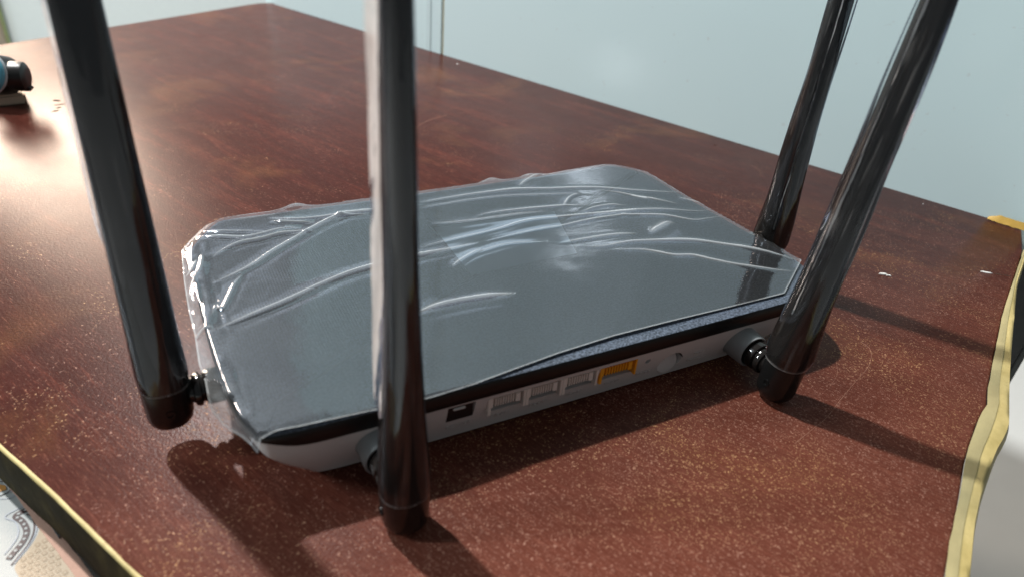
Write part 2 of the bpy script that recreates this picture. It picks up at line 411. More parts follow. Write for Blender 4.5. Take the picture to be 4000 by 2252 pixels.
# ------------------------------------------------------------------ cabinet behind the table
WD = Vector((.4196, -.9077)); WN = Vector((-.9077, -.4196)); WE = Vector((260.8, 716.7)) - WN * 3
def wallbox(name, s0, s1, d0, d1, z0, z1, mat, parent, bev=0):
    bm = bmesh.new(); box(bm, s0, s1, d0, d1, z0, z1, bev)
    for v in bm.verts:
        p = WE + WD * v.co.x - WN * v.co.y
        v.co = Vector((p.x, p.y, v.co.z))
    return obj(name, bm, mat, parent, smooth=bool(bev))
cab = empty('cabinet', (0, 0, 0))
tag(cab, 'large white glossy cabinet standing behind the desk with a thin gold seam', 'cabinet')
wallbox('side_panel', -259, -241, 1.5, 340, FLZ, 700, M_WALL, cab)
wallbox('door_panel', -240.5, 35.6, 0, 18, FLZ + 60, 695, M_WALL, cab, .8)
wallbox('door_panel', 38.4, 563, 0, 18, FLZ + 60, 695, M_WALL, cab, .8)
wallbox('seam_strip', 36, 38, 1.2, 17, FLZ + 60, 695, M_GOLD, cab)
wallbox('edge_moulding', 15, 21, -.5, -.05, FLZ + 60, 695, plain('pale_grey_moulding', (.60, .73, .74), .12, .5, .05), cab)
wallbox('back_carcass', -240, 563, 19, 340, FLZ, 700, M_WALL, cab)

# ------------------------------------------------------------------ table
desk = empty('desk', (0, 0, 0))
tag(desk, 'mahogany red laminate desk, worn and speckled, that the router stands on', 'desk')
def arc_corner(p, a, b, r, n=8):
    p, a, b = Vector(p), Vector(a), Vector(b)
    s = p + (a - p).normalized() * r; e = p + (b - p).normalized() * r
    return [(s * (1 - t) ** 2 + p * 2 * t * (1 - t) + e * t * t) for t in [i / n for i in range(n + 1)]]
cA, cB, cC, cD = (165, 957), (-292, 671), (62, -14), (503, 206)
right_edge = [Vector(p) for p in ((493, 231), (495, 212), (464.5, 192.8), (378, 151.5), (310, 115.3), (299.3, 108.6), (283.7, 103), (260.7, 92.2), (237, 78.8), (202, 59.5), (90, 1))]
outl = arc_corner(cA, (261, 720), cB, 36) + arc_corner(cB, cA, cC, 20) + arc_corner(cC, cB, (202, 59.5), 12) + right_edge[::-1][1:]
outl = [Vector(p) for p in outl]
bm = bmesh.new()
o2 = inset(outl, 1.0)
loft(bm, [[(p.x, p.y, -22) for p in o2], [(p.x, p.y, -21) for p in outl], [(p.x, p.y, -.8) for p in outl], [(p.x, p.y, 0) for p in o2]])
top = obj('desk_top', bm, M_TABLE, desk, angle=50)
# make sure it is the right way round and well tessellated
bm = bmesh.new()
for lx, ly in ((-240, 660), (120, 900), (60, 60), (440, 220)):
    box(bm, lx - 20, lx + 20, ly - 20, ly + 20, FLZ, -22.5, 2)
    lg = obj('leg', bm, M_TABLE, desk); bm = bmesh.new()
bm.free()
# worn yellow tape folded over the right edge
def strip(name, rows, mat, parent, thick=.25, smooth=True):
    """rows: list of polylines of equal length -> solid sheet"""
    bm = bmesh.new()
    up = [[bm.verts.new(p) for p in r] for r in rows]
    for a, b in zip(up, up[1:]):
        for i in range(len(a) - 1):
            bm.faces.new((a[i], a[i + 1], b[i + 1], b[i]))
    bmesh.ops.recalc_face_normals(bm, faces=bm.faces[:])
    bmesh.ops.solidify(bm, geom=bm.faces[:], thickness=thick)
    return obj(name, bm, mat, parent, smooth, 60)
def resample(pts, n):
    P = [Vector(p) for p in pts]; L = [0]
    for a, b in zip(P, P[1:]): L.append(L[-1] + (b - a).length)
    out = []; k = 0
    for i in range(n):
        t = L[-1] * i / (n - 1)
        while k < len(P) - 2 and L[k + 1] < t: k += 1
        u = (t - L[k]) / max(1e-9, L[k + 1] - L[k])
        out.append(P[k].lerp(P[k + 1], min(1, max(0, u))))
    return out
ti = resample([Vector(p) for p in TAPE_IN[2:]] + [Vector((95, -8))], 60)
to = resample([Vector(p) for p in TAPE_OUT[2:]] + [Vector((110, -10))], 60)
rows = []
for k in range(7):
    t = k / 6
    row = []
    for i, (a, b) in enumerate(zip(ti, to)):
        p = a.lerp(b, t)
        w = noise.noise(Vector((i * .35, k * .9, 3)))
        z = .35 + .5 * abs(w) * t + 1.6 * math.sin(t * math.pi) * max(0, noise.noise(Vector((i * .12, 9, 1))) + .25)
        if k == 0:
            p = p + (a - b).normalized() * .5 * noise.noise(Vector((i * .8, 0, 0)))
            z = .3
        row.append((p.x, p.y, z))
    rows.append(row)
rows.append([(p.x + .6, p.y - 1.2, -3.5) for p in to]); rows.append([(p.x - 1, p.y - .5, -14 - 2 * noise.noise(Vector((i * .3, 0, 0)))) for i, p in enumerate(to)])
M_TAPE2 = plain('dull_yellow_tape', (.27, .235, .12), .6, .3, .35, .4, 200)
strip('edge_tape', rows[:4], M_TAPE2, desk)
strip('edge_tape', rows[3:], M_TAPE, desk)
# the piece of tape at the far right corner
tb = resample([WE + WD * 536 + WN * 3.4, WE + WD * 548 + WN * 4.2, WE + WD * 562 + WN * 4.5], 20)
rows = []
for k in range(5):
    t = k / 4
    rows.append([(p.x - WN.x * t * 2.2 + .3 * noise.noise(Vector((i * .7, k, 0))), p.y - WN.y * t * 2.2, .35 + 4.2 * t * min(1, (i + 1) / 5) + .5 * noise.noise(Vector((i * .5, k * 2, 5)))) for i, p in enumerate(tb)])
o = strip('edge_tape', rows, plain('ochre_tape', (.40, .25, .05), .55, .3, .3), desk)
# tape on the left edge: thin yellow lip on top, face below with its shade put into the colour
lt = resample([Vector((-140, 372)), Vector((-66.1, 232.8)), Vector((-49.5, 203.1)), Vector((-40.4, 185.4)), Vector((-26.8, 159.4)), Vector((20, 70))], 70)
nl = Vector((-.89, -.46))
rows = []
for k, (d, z) in enumerate(((-.5, .2), (.1, .3), (.55, .05), (.75, -.7))):
    rows.append([(p.x + nl.x * (d + (.5 if k == 0 else .15) * noise.noise(Vector((i * .5, k, 2)))), p.y + nl.y * (d + .3 * noise.noise(Vector((i * .5, k, 2)))), z) for i, p in enumerate(lt)])
strip('edge_tape', rows, M_TAPE, desk)
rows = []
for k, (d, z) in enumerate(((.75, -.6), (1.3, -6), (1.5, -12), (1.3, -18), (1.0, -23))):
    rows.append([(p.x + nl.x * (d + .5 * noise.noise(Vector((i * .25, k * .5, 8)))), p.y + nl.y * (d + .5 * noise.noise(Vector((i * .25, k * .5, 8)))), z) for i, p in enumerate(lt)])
strip('edge_tape', rows, M_STAPE, desk)
bm = bmesh.new()
q0, q1 = Vector((-250, 583)), Vector((40, 28))
loft(bm, [[(p.x + nl.x * d, p.y + nl.y * d, z) for p, d in ((q0, -16), (q1, -16), (q1, -28), (q0, -28))] for z in (-330, -22.8)])
obj('gap_shade_board', bm, plain('gap_shade_dark', (.02, .015, .010), .8, .1, .3), desk, smooth=False)  # added board whose dark colour stands in for the shaded gap
# chips, paint specks and gouges in the laminate
def blob(bm, x, y, rx, ry, rot, z=.25, n=11, seed=0):
    rnd = random.Random(seed)
    c, s = math.cos(rot), math.sin(rot)
    top, low = [], []
    for i in range(n):
        a = 2 * math.pi * i / n; k = .55 + .6 * rnd.random()
        px, py = rx * k * math.cos(a), ry * k * math.sin(a)
        low.append((x + px * c - py * s, y + px * s + py * c, .02))
        top.append((x + .8 * (px * c - py * s), y + .8 * (px * s + py * c), z))
    loft(bm, [low, top])
for i, (x, y, rx, ry, rot, m, z) in enumerate([
    (351, 204.5, 2.6, 1.3, -.4, M_CHIP, .5), (353, 202, 1.6, .9, -.8, M_CHIP, .4),
    (414, 184, 3.2, 1.0, -.7, M_CHIP, .3), (419, 180, 2.6, .8, -.6, M_CHIPD, .12), (423, 177, 3.0, .8, -.7, M_CHIPD, .12),
    (-58, 614, 3.6, 1.8, -.6, M_CHIPD, .12), (-55.5, 604, 4.6, 1.5, .1, M_CHIPD, .12), (-56, 597, 3.2, 2.0, .9, M_CHIPD, .12), (-58, 590, 3.2, 2.0, .4, M_CHIPD, .12),
    (41, 352, 5.0, .8, .0, M_CHIP, .12), (61, 352, 3.5, .5, -.1, M_CHIP, .12), (281, 648, 1.4, .9, 0, M_CHIP, .3),
    (392, 395, 1.6, .6, -.9, M_CHIPD, .12), (463, 262, .6, .4, 0, M_CHIP, .15)]):
    bm = bmesh.new(); blob(bm, x, y, rx, ry, rot, z, seed=i)
    obj('paint_speck' if m is M_CHIP else 'gouge', bm, m, desk)
# the long hairline scratches on the right
def hair(name, pts, w, mat, parent, z=.06):
    P = catmull([Vector((p[0], p[1], 0)) for p in pts], 8)
    bm = bmesh.new(); L = []
    for i, p in enumerate(P):
        t = (P[min(i + 1, len(P) - 1)] - P[max(i - 1, 0)]).normalized(); n_ = Vector((-t.y, t.x, 0))
        ww = w * (.6 + .6 * abs(noise.noise(p * .3)))
        L.append([p - n_ * ww, p + Vector((0, 0, z)), p + n_ * ww])
    vr = [[bm.verts.new((q.x, q.y, q.z + .01)) for q in r] for r in L]
    for a, b in zip(vr, vr[1:]):
        bm.faces.new((a[0], b[0], b[1], a[1])); bm.faces.new((a[1], b[1], b[2], a[2]))
    return obj(name, bm, mat, parent)
M_SCR = plain('pale_scratch', (.30, .15, .10), .6, .4, .2)
hair('scratch', [(284.5, 163), (283, 156), (272, 148), (256, 142), (239, 135.5), (225, 130), (213, 127), (201, 124)], .10, M_SCR, desk)
hair('scratch', [(262, 158), (254, 150), (247, 146), (240, 143)], .07, M_SCR, desk)
hair('scratch', [(160, 470), (190, 500), (214, 512)], .22, M_SCR, desk)

# ------------------------------------------------------------------ router
router = empty('wifi_router', (0, 0, 0))
tag(router, 'grey wifi router with dark lid and four tall glossy black antennas on the desk', 'router')
LID = [(11.5, 173.5), (13.5, 171.7), (18, 170.9), (26, 170.4), (50, 170.2), (120, 170), (200, 170.2), (240, 170.6), (251, 171.8), (258, 175),
       (263, 183), (266, 196), (266, 208), (263.5, 226), (260.8, 253), (257.8, 283), (257.0, 306), (255.8, 311.5), (243.5, 324.6), (237, 325.6), (220, 324),
       (170, 322.8), (120, 322.3), (66, 322), (25, 322.8), (19.5, 321.4), (7.2, 301.5), (5.6, 294), (5.2, 284), (4.6, 250), (5.2, 222), (6.6, 198), (8.6, 182)]
def resample_closed(P, n):
    P = list(P) + [P[0]]
    return resample(P, n + 1)[:-1]
LO = resample_closed(smooth_closed([Vector(p) for p in LID], 1), 260)
def zlow(p):
    d = math.hypot(p.x - 11.5, p.y - 173.5)
    d2 = math.hypot(p.x - 256, p.y - 173.5)
    e = 22.6 + 4.6 * math.exp(-(d / 9.5) ** 2) + 3.0 * math.exp(-(d2 / 9.5) ** 2)
    if p.y > 178: e += 1.5 * min(1, (p.y - 178) / 20)
    return e
LT = 29.4
def lid_ring(d, zf):
    q = inset(LO, d) if d else LO
    return [(a.x, a.y, zf(b)) for a, b in zip(q, LO)]
bm = bmesh.new()
loft(bm, [lid_ring(1.0, lambda p: LT - 2), lid_ring(.35, lambda p: LT - .15), lid_ring(.8, lambda p: LT), lid_ring(7, lambda p: LT + .02)])
lid = obj('lid', bm, M_LID, router, angle=28)
bm = bmesh.new()
loft(bm, [lid_ring(1.2, lambda p: zlow(p) - .01), lid_ring(.1, lambda p: zlow(p)), lid_ring(0, lambda p: zlow(p) + .2), lid_ring(.05, lambda p: LT - .6), lid_ring(.38, lambda p: LT - .2)], False, False)
obj('black_rim', bm, plain('satin_black_rim', (.006, .006, .006), .35, .35, .1), lid, angle=40)
# ribbed panel covering the far-left triangle of the lid
def clip_diag(P, a, b, off):
    a, b = Vector(a), Vector(b); n_ = Vector((-(b - a).y, (b - a).x)).normalized()
    out = []
    for i in range(len(P)):
        p, q = P[i], P[(i + 1) % len(P)]
        dp, dq = (p - a).dot(n_) - off, (q - a).dot(n_) - off
        if dp >= 0: out.append(p)
        if dp * dq < 0: out.append(p.lerp(q, dp / (dp - dq)))
    return out
IN = inset(LO, 3.4)
pa = clip_diag(IN, (13, 183), (256, 313.5), 0)
pb = clip_diag(inset(LO, 3.9), (13, 183), (256, 313.5), 1.6)
cen = sum(pa, Vector((0, 0))) / len(pa)
pb = [cen + (p - cen) * 1 for p in resample_closed(pb, 200)]
pa = resample_closed(pa, 200)
# match ring starts
k0 = min(range(200), key=lambda k: (pb[k] - pa[0]).length); pb = pb[k0:] + pb[:k0]
bm = bmesh.new()
loft(bm, [[(p.x, p.y, LT - .3) for p in pa], [(p.x, p.y, LT + .12) for p in pa], [(p.x, p.y, LT + .75) for p in pb]])
obj('ribbed_panel', bm, M_PANEL, router, angle=20)
# dark seam running along the diagonal
bm = bmesh.new()
a, b = Vector((15.5, 183.2)), Vector((252, 310.2)); t = (b - a).normalized(); n_ = Vector((-t.y, t.x))
loft(bm, [[tuple((p - n_ * .75).to_3d() + Vector((0, 0, LT + .03))), tuple((p + n_ * .1).to_3d() + Vector((0, 0, LT + .10))), tuple((p + n_ * .8).to_3d() + Vector((0, 0, LT + .03)))] for p in (a, b)], False, False, False)
obj('seam_groove', bm, plain('seam_shadow_black', (.006, .007, .008), .6, .2), router)

# lower shell
def bottom_map(p, t):
    xb = 131 + (p.x - 134) * .845
    yb = 176.3 + (p.y - 170.2) * .86
    return Vector((p.x + (xb - p.x) * t, p.y + (yb - p.y) * t))
I0 = inset(LO, .9)
rings = []
for z, t in ((None, 0), (19, .10), (15.5, .25), (12, .42), (9, .58), (6, .76), (4, .88), (2.6, .955), (1.6, 1.0)):
    r = []
    for p, q in zip(I0, LO):
        pp = bottom_map(p, t); zz = zlow(q) - .05 if z is None else min(z, zlow(q) - .3)
        r.append((pp.x, pp.y, zz))
    rings.append(r)
rings.append([(133 + (x - 133) * .985, 245 + (y - 245) * .985, 1.2) for x, y, z in rings[-1]])
bm = bmesh.new(); loft(bm, rings)
body = obj('lower_shell', bm, M_BODY, router, angle=40)
def face_y(z):          # rear wall position at height z
    pts = [(22.6, 171.1), (19, 171.6), (15.5, 172.4), (12, 173.3), (9, 174.2), (6, 175.2), (4, 175.9)]
    for (z1, y1), (z0, y0) in zip(pts, pts[1:]):
        if z >= z0: return y0 + (y1 - y0) * (z - z0) / (z1 - z0)
    return 176.2
PORTS = [(90.6, 106.2), (106.2, 121.9), (121.9, 137.9), (138.7, 156.4)]
bm = bmesh.new()
box(bm, 75.0, 85.6, 160, 184, 12.8, 21.0)
for x0, x1 in ((PORTS[0][0], PORTS[2][1]), PORTS[3]): box(bm, x0, x1, 160, 186, 12.0, 19.9)
for (cx, cz, r) in ((162.6, 16.0, 1.25), (176.2, 10.4, 6.0)):
    lathe(bm, [(r, 160), (r, 181)], 32, (cx, 0, cz), 'y')
cut = obj('cutter', bm, M_CAV, smooth=False)
md = body.modifiers.new('b', 'BOOLEAN'); md.operation = 'DIFFERENCE'; md.object = cut; md.solver = 'EXACT'
dg = bpy.context.evaluated_depsgraph_get()
newme = bpy.data.meshes.new_from_object(body.evaluated_get(dg))
body.modifiers.clear(); body.data = newme
bpy.data.objects.remove(cut)
# power socket
bm = bmesh.new(); box(bm, 75.1, 85.5, face_y(17) + 1.0, 184, 12.9, 20.9, .2)
pj = obj('power_jack', bm, M_BLACK, router)
bm = bmesh.new(); box(bm, 77.2, 82.0, 171.6, 172.6, 18.6, 19.6, .3)
obj('contact', bm, M_METAL, pj)
# network ports
def port(x0, x1, mat):
    y = face_y(16)
    bm = bmesh.new()
    box(bm, x0 + .05, x0 + 1.35, y - 1.0, y + 12, 12.05, 19.8, .15)
    box(bm, x1 - 1.0, x1 - .05, y - 1.0, y + 12, 12.05, 19.8, .15)
    box(bm, x0 + 1.35, x0 + 2.6, y - .2, y + 12, 14.7, 19.7, .15)
    box(bm, x0 + 1.4, x1 - 1.2, y + 11, y + 12.5, 12.1, 19.8)
    fr = obj('network_port', bm, mat, router)
    bm = bmesh.new(); box(bm, x0 + 2.7, x1 - 1.1, y + .5, y + 11, 19.1, 19.8)
    obj('socket_roof', bm, mat, fr)
    bm = bmesh.new(); box(bm, x0 + 1.5, x1 - 1.2, y + 3.0, y + 11, 12.1, 19.0)
    obj('socket_cavity', bm, M_CAV, fr)
    w = (x1 - x0 - 2.9 - 4.4) / 8
    rib = None
    for k in range(8):
        xx = x0 + 3.1 + k * w
        if rib is None:
            bm = bmesh.new(); box(bm, 0, w * .48, y - .5, y + 3.2, 15.3, 19.0, .07)
            rib = obj('rib', bm, mat, fr); rib.location.x = xx * MM
        else:
            c = rib.copy(); COL.objects.link(c); c.parent = fr; c.location.x = xx * MM
    bm = bmesh.new(); box(bm, x1 - 4.1, x1 - 2.1, y - .6, y + 3.2, 15.0, 19.0, .15)
    obj('key_block', bm, mat, fr)
    return fr
for i, (x0, x1) in enumerate(PORTS):
    p_ = port(x0, x1, M_YEL if i == 3 else M_SOCK)
    p_['label'] = 'orange network port' if i == 3 else 'beige network port'
bm = bmesh.new(); lathe(bm, [(1.2, 178), (1.2, 180)], 20, (162.6, 0, 16.0), 'y'); obj('reset_hole', bm, M_CAV, router)
bm = bmesh.new()
arc = [math.radians(a) for a in range(18, 150, 6)]
loft(bm, [[(176.2 + r * math.cos(a), y, 10.4 + r * math.sin(a)) for a in arc] for r, y in ((5.93, 172.9), (5.93, 180), (4.4, 180))], False, False, False)
obj('button_slit_shade', bm, M_CAV, router)  # dark lining stands in for the shade in the slit above the button
# round button, pressed in and tilted back at the top
bm = bmesh.new(); lathe(bm, [(4.4, -.9), (5.2, -.7), (5.4, 0), (5.4, 4)], 40, (0, 0, 0), 'y')
bmesh.ops.transform(bm, matrix=Matrix.Translation((176.0, 176.3, 9.3)) @ Matrix.Rotation(math.radians(-4), 4, 'X'), verts=bm.verts[:])
obj('push_button', bm, M_BODY, router)
# raised lettering
def text(s, x, z, size, parent=router):
    cu = bpy.data.curves.new('lettering', 'FONT'); cu.body = s; cu.size = size; cu.extrude = .12; cu.resolution_u = 2
    cu.align_x = 'CENTER'
    to_ = bpy.data.objects.new('tmp', cu); COL.objects.link(to_)
    bpy.context.view_layer.update()
    me = bpy.data.meshes.new_from_object(to_.evaluated_get(bpy.context.evaluated_depsgraph_get()))
    bpy.data.objects.remove(to_)
    slope = math.atan2(face_y(z - 1) - face_y(z + 1), 2)
    mt = Matrix.Translation((x, face_y(z) - .12, z)) @ Matrix.Rotation(math.radians(90) + slope, 4, 'X')
    me.transform(Matrix.Scale(MM, 4) @ mt)
    o = bpy.data.objects.new('raised_lettering', me); COL.objects.link(o); o.parent = parent
    me.materials.clear(); me.materials.append(M_BODY)
for s, x, z, sz in (('POWER', 80.5, 8.4, 2.9), ('3/LAN', 97.5, 7.6, 2.9), ('2/LAN', 113.5, 7.6, 2.9), ('1/LAN', 129.5, 7.6, 2.9), ('WAN', 147.5, 7.6, 2.9),
                   ('RESET', 163, 7.8, 2.7), ('WPS', 190.5, 11.4, 2.8), ('SmartCo', 191, 7.6, 2.8)):
    text(s, x, z, sz)
# rubber feet
bm = bmesh.new(); lathe(bm, [(5, 0.02), (5.2, .4), (5, 1.4)], 24); ft = obj('rubber_foot', bm, M_BLACK, router)
ft.location = (.050, .195, 0)
for x, y in ((.212, .195), (.212, .290), (.050, .290)):
    c = ft.copy(); COL.objects.link(c); c.parent = router; c.location = (x, y, 0)
# hinge bosses on the shell
def boss(cx, cz, axis, pos, out):
    bm = bmesh.new()
    if axis == 'y': o_ = (cx, 0, cz)
    prof = [(8.4, pos + 5), (7.9, pos + 1), (7.5, out + .8), (7.1, out), (6.6, out), (6.4, out + .6), (6.4, pos + 4)]
    lathe(bm, prof, 48, o_, axis, cap=False)
    return obj('hinge_boss', bm, M_BOSS, router, angle=30)
boss(50.2, 12.6, 'y', 174, 164.5)
boss(213.4, 12.2, 'y', 174, 164.5)

# ------------------------------------------------------------------ antennas
def section(a, b, n=48, p=2.3):
    out = []
    for i in range(n):
        t = 2 * math.pi * i / n; c, s = math.cos(t), math.sin(t)
        out.append((a * math.copysign(abs(c) ** (2 / p), c), b * math.copysign(abs(s) ** (2 / p), s)))
    return out
# (height, half width along the hinge axis, half width across it)
PROF = [(-10.5, 4.5, 4.5), (-10, 6.0, 6.0), (-8.5, 7.0, 7.0), (-6, 7.5, 7.5), (4, 7.7, 7.7), (12, 7.7, 7.5), (25, 7.3, 6.7), (40, 6.9, 5.7), (60, 6.5, 4.7), (85, 6.1, 4.1),
        (110, 5.8, 3.7), (140, 5.5, 3.2), (168, 5.2, 2.9), (173, 4.8, 2.5), (175, 3.6, 1.8)]
def interp(z, extra=0):
    for (z0, a0, b0), (z1, a1, b1) in zip(PROF, PROF[1:]):
        if z <= z1:
            t = (z - z0) / (z1 - z0); return a0 + (a1 - a0) * t + extra, b0 + (b1 - b0) * t + extra
    return PROF[-1][1] + extra, PROF[-1][2] + extra
def antenna(root, hdir, lean, tilt, seam_side, seam_w, seam_z0, cut, seed, loose=.9, label=None):
    """root: hinge centre; hdir: angle of the axis that points to the router; lean: swing about the hinge axis"""
    F = Matrix.Translation(root) @ Matrix.Rotation(math.radians(hdir), 4, 'Z') @ Matrix.Rotation(math.radians(lean), 4, 'X') @ Matrix.Rotation(math.radians(tilt), 4, 'Y')
    # local x = along the hinge axis toward the router, local y = across
    bm = bmesh.new()
    zs = [cut + i * (175 - cut) / 60 for i in range(61)]
    loft(bm, [[(x, y, z) for x, y in section(*interp(z))] for z in zs])
    bmesh.ops.transform(bm, matrix=F, verts=bm.verts[:])
    an = obj('antenna', bm, M_GLOSS, router, angle=50)
    if label: an['label'] = label
    bm = bmesh.new()
    zz = [z for z, a, b in PROF if z < cut] + [cut]
    loft(bm, [[(x, y, z) for x, y in section(*interp(z, .12))] for z in zz])
    # recessed screw dimple ring
    lathe(bm, [(1.6, 7.4), (1.6, 7.95), (1.0, 7.95), (1.0, 7.5)], 20, (0, 0, -2.5), 'y', cap=False)
    lathe(bm, [(1.6, -7.4), (1.6, -7.95), (1.0, -7.95), (1.0, -7.5)], 20, (0, 0, -2.5), 'y', cap=False)
    bmesh.ops.transform(bm, matrix=F, verts=bm.verts[:])
    obj('base_cap', bm, M_CAP, an, angle=35)
    # hinge: neck, knuckle disc and stub reaching the boss
    bm = bmesh.new()
    lathe(bm, [(3.8, 5.5), (4.6, 8.2), (5.6, 8.6), (6.0, 9.4), (6.0, 10.6), (4.9, 11), (4.9, 11.8), (6.0, 12.2), (6.3, 13), (6.3, 17.5), (6.0, 18), (5.8, 20)], 40, (0, 0, 0), 'x')
    G = Matrix.Translation(root) @ Matrix.Rotation(math.radians(hdir), 4, 'Z')
    bmesh.ops.transform(bm, matrix=G, verts=bm.verts[:])
    obj('hinge', bm, M_GLOSS, an, angle=30)
    # clear sleeve
    bm = bmesh.new()
    z1 = 182
    nz = 150; ns = 72
    lay = bm.verts.layers.float.new('crease')
    rings = []
    for i in range(nz + 1):
        z = cut - .5 + (z1 - cut) * i / nz
        a, b = interp(min(z, 168), 0)
        r = []
        for j, (x, y) in enumerate(section(a, b, ns)):
            ang = 2 * math.pi * j / ns
            w = noise.noise(Vector((math.cos(ang) * 1.2 + seed, math.sin(ang) * 1.2, z * .022)))
            w2 = noise.noise(Vector((math.cos(ang) * 6, math.sin(ang) * 6 + seed, z * .05)))
            k = .3 + loose * (.5 + .8 * w) + .04 * w2
            k = max(.25, k) * (1 if z > cut + 4 else .3 + .7 * max(0, (z - cut + .5) / 4.5))
            l_ = math.hypot(x, y)
            v = bm.verts.new((x * (1 + k / l_), y * (1 + k / l_), z))
            v[lay] = max(0, w2 - .34) * .35 + (.35 if i == 0 else 0)
            r.append(v)
        rings.append(r)
    for p, q in zip(rings, rings[1:]):
        for j in range(ns):
            bm.faces.new((p[j], p[(j + 1) % ns], q[(j + 1) % ns], q[j]))
    bmesh.ops.transform(bm, matrix=F, verts=bm.verts[:])
    sl = obj('clear_sleeve', bm, M_SLEEVE, an, angle=80)
    # welded seam of the sleeve standing off one side
    if seam_w:
        ang = math.radians(seam_side)
        bm = bmesh.new(); lay = bm.verts.layers.float.new('crease')
        cols = []
        n = 90
        for i in range(n + 1):
            z = seam_z0 + (z1 - seam_z0) * i / n
            a, b = interp(min(z, 168), .6)
            dx, dy = math.cos(ang), math.sin(ang)
            rr = 1 / math.sqrt((dx / a) ** 2 + (dy / b) ** 2)
            wid = seam_w * (.85 + .25 * noise.noise(Vector((seed, z * .04, 0)))) * min(1, (i + 1) / 6)
            row = []
            for k in range(5):
                t = k / 4
                off = .35 * math.sin(z * .09 + k) + .25 * noise.noise(Vector((z * .2, k, seed)))
                v = bm.verts.new(((rr + wid * t) * dx - dy * off, (rr + wid * t) * dy + dx * off, z))
                v[lay] = .62 + .25 * abs(noise.noise(Vector((z * .15, k * .5, seed)))); row.append(v)
            cols.append(row)
        for p, q in zip(cols, cols[1:]):
            for k in range(4): bm.faces.new((p[k], p[k + 1], q[k + 1], q[k]))
        bmesh.ops.solidify(bm, geom=bm.faces[:], thickness=.12)
        bmesh.ops.transform(bm, matrix=F, verts=bm.verts[:])
        obj('sleeve_seam', bm, M_SLEEVE, an, angle=80)
    return an
# rear left (in front of the picture), rear right, left side, right side
antenna((50.4, 147, 12.3), 90, -0.4, 0, 92, 3.0, 36, 5.0, 1.0, .3, 'antenna hinged on the rear left corner')
antenna((214.5, 149, 11.5), 90, 4.6, 0, 80, .8, 30, 7.0, 4.0, 1.7, 'antenna hinged on the rear right corner')
antenna((-11.2, 212, 22.0), 0, 0, 0.3, 182, 1.1, 60, 6.0, 7.0, .25, 'antenna hinged on the left side')
antenna((282, 229, 21.0), 180, 0, 0, 40, 1.0, 10, -4.0, 12.0, 1.6, 'antenna hinged on the right side')

# ------------------------------------------------------------------ protective film on the lid
def seg_dist(PX, PY, poly, closed=False):
    """distance of every grid point to a polyline, and the parameter 0..1 along it"""
    best = np.full(PX.shape, 1e9); par = np.zeros(PX.shape); side = np.zeros(PX.shape)
    P = list(poly) + ([poly[0]] if closed else [])
    L = [0.]
    for a, b in zip(P, P[1:]): L.append(L[-1] + math.hypot(b[0] - a[0], b[1] - a[1]))
    for k, (a, b) in enumerate(zip(P, P[1:])):
        dx, dy = b[0] - a[0], b[1] - a[1]; l2 = dx * dx + dy * dy
        if l2 < 1e-12: continue
        m = 8.0
        sel = np.ones(PX.shape, bool) if closed else ((PX > min(a[0], b[0]) - m) & (PX < max(a[0], b[0]) + m) & (PY > min(a[1], b[1]) - m) & (PY < max(a[1], b[1]) + m))
        x = PX[sel]; y = PY[sel]
        t = np.clip(((x - a[0]) * dx + (y - a[1]) * dy) / l2, 0, 1)
        ex = x - a[0] - t * dx; ey = y - a[1] - t * dy
        d = np.hypot(ex, ey)
        bb = best[sel]; up = d < bb
        bb[up] = d[up]; best[sel] = bb
        pp = par[sel]; pp[up] = ((L[k] + t[up] * math.sqrt(l2)) / L[-1]); par[sel] = pp
        ss = side[sel]; ss[up] = np.sign(ex[up] * dy - ey[up] * dx); side[sel] = ss
    return best, par, side
def inside(PX, PY, poly):
    c = np.zeros(PX.shape, bool); n = len(poly)
    for i in range(n):
        x0, y0 = poly[i]; x1, y1 = poly[(i + 1) % n]
        if y0 == y1: continue
        cr = ((y0 > PY) != (y1 > PY)) & (PX < (x1 - x0) * (PY - y0) / (y1 - y0) + x0)
        c ^= cr
    return c
def vnoise(PX, PY, sc, seed):
    rs = np.random.RandomState(seed); G = rs.rand(256, 256)
    x = PX / sc + 40; y = PY / sc + 40
    xi = np.floor(x).astype(int) % 255; yi = np.floor(y).astype(int) % 255
    fx = x - np.floor(x); fy = y - np.floor(y); fx = fx * fx * (3 - 2 * fx); fy = fy * fy * (3 - 2 * fy)
    return (G[yi, xi] * (1 - fx) + G[yi, xi + 1] * fx) * (1 - fy) + (G[yi + 1, xi] * (1 - fx) + G[yi + 1, xi + 1] * fx) * fy - .5
step = .30
gx = np.arange(-3, 274, step); gy = np.arange(162, 334, step)
PX, PY = np.meshgrid(gx, gy)
film_poly = [tuple(p) for p in FILM]
lid_poly = [(p.x, p.y) for p in LO[::2]]
ins = inside(PX, PY, film_poly)
ed, _, _ = seg_dist(PX, PY, film_poly, True)
ld, _, _ = seg_dist(PX, PY, lid_poly, True)
lin = inside(PX, PY, lid_poly)
sd = np.where(lin, -ld, ld)                       # + outside the lid
Z = np.full(PX.shape, LT + 1.15) + .5 * vnoise(PX, PY, 34, 1) + .14 * vnoise(PX, PY, 13, 2)
wr = np.zeros(PX.shape); cr = np.zeros(PX.shape)
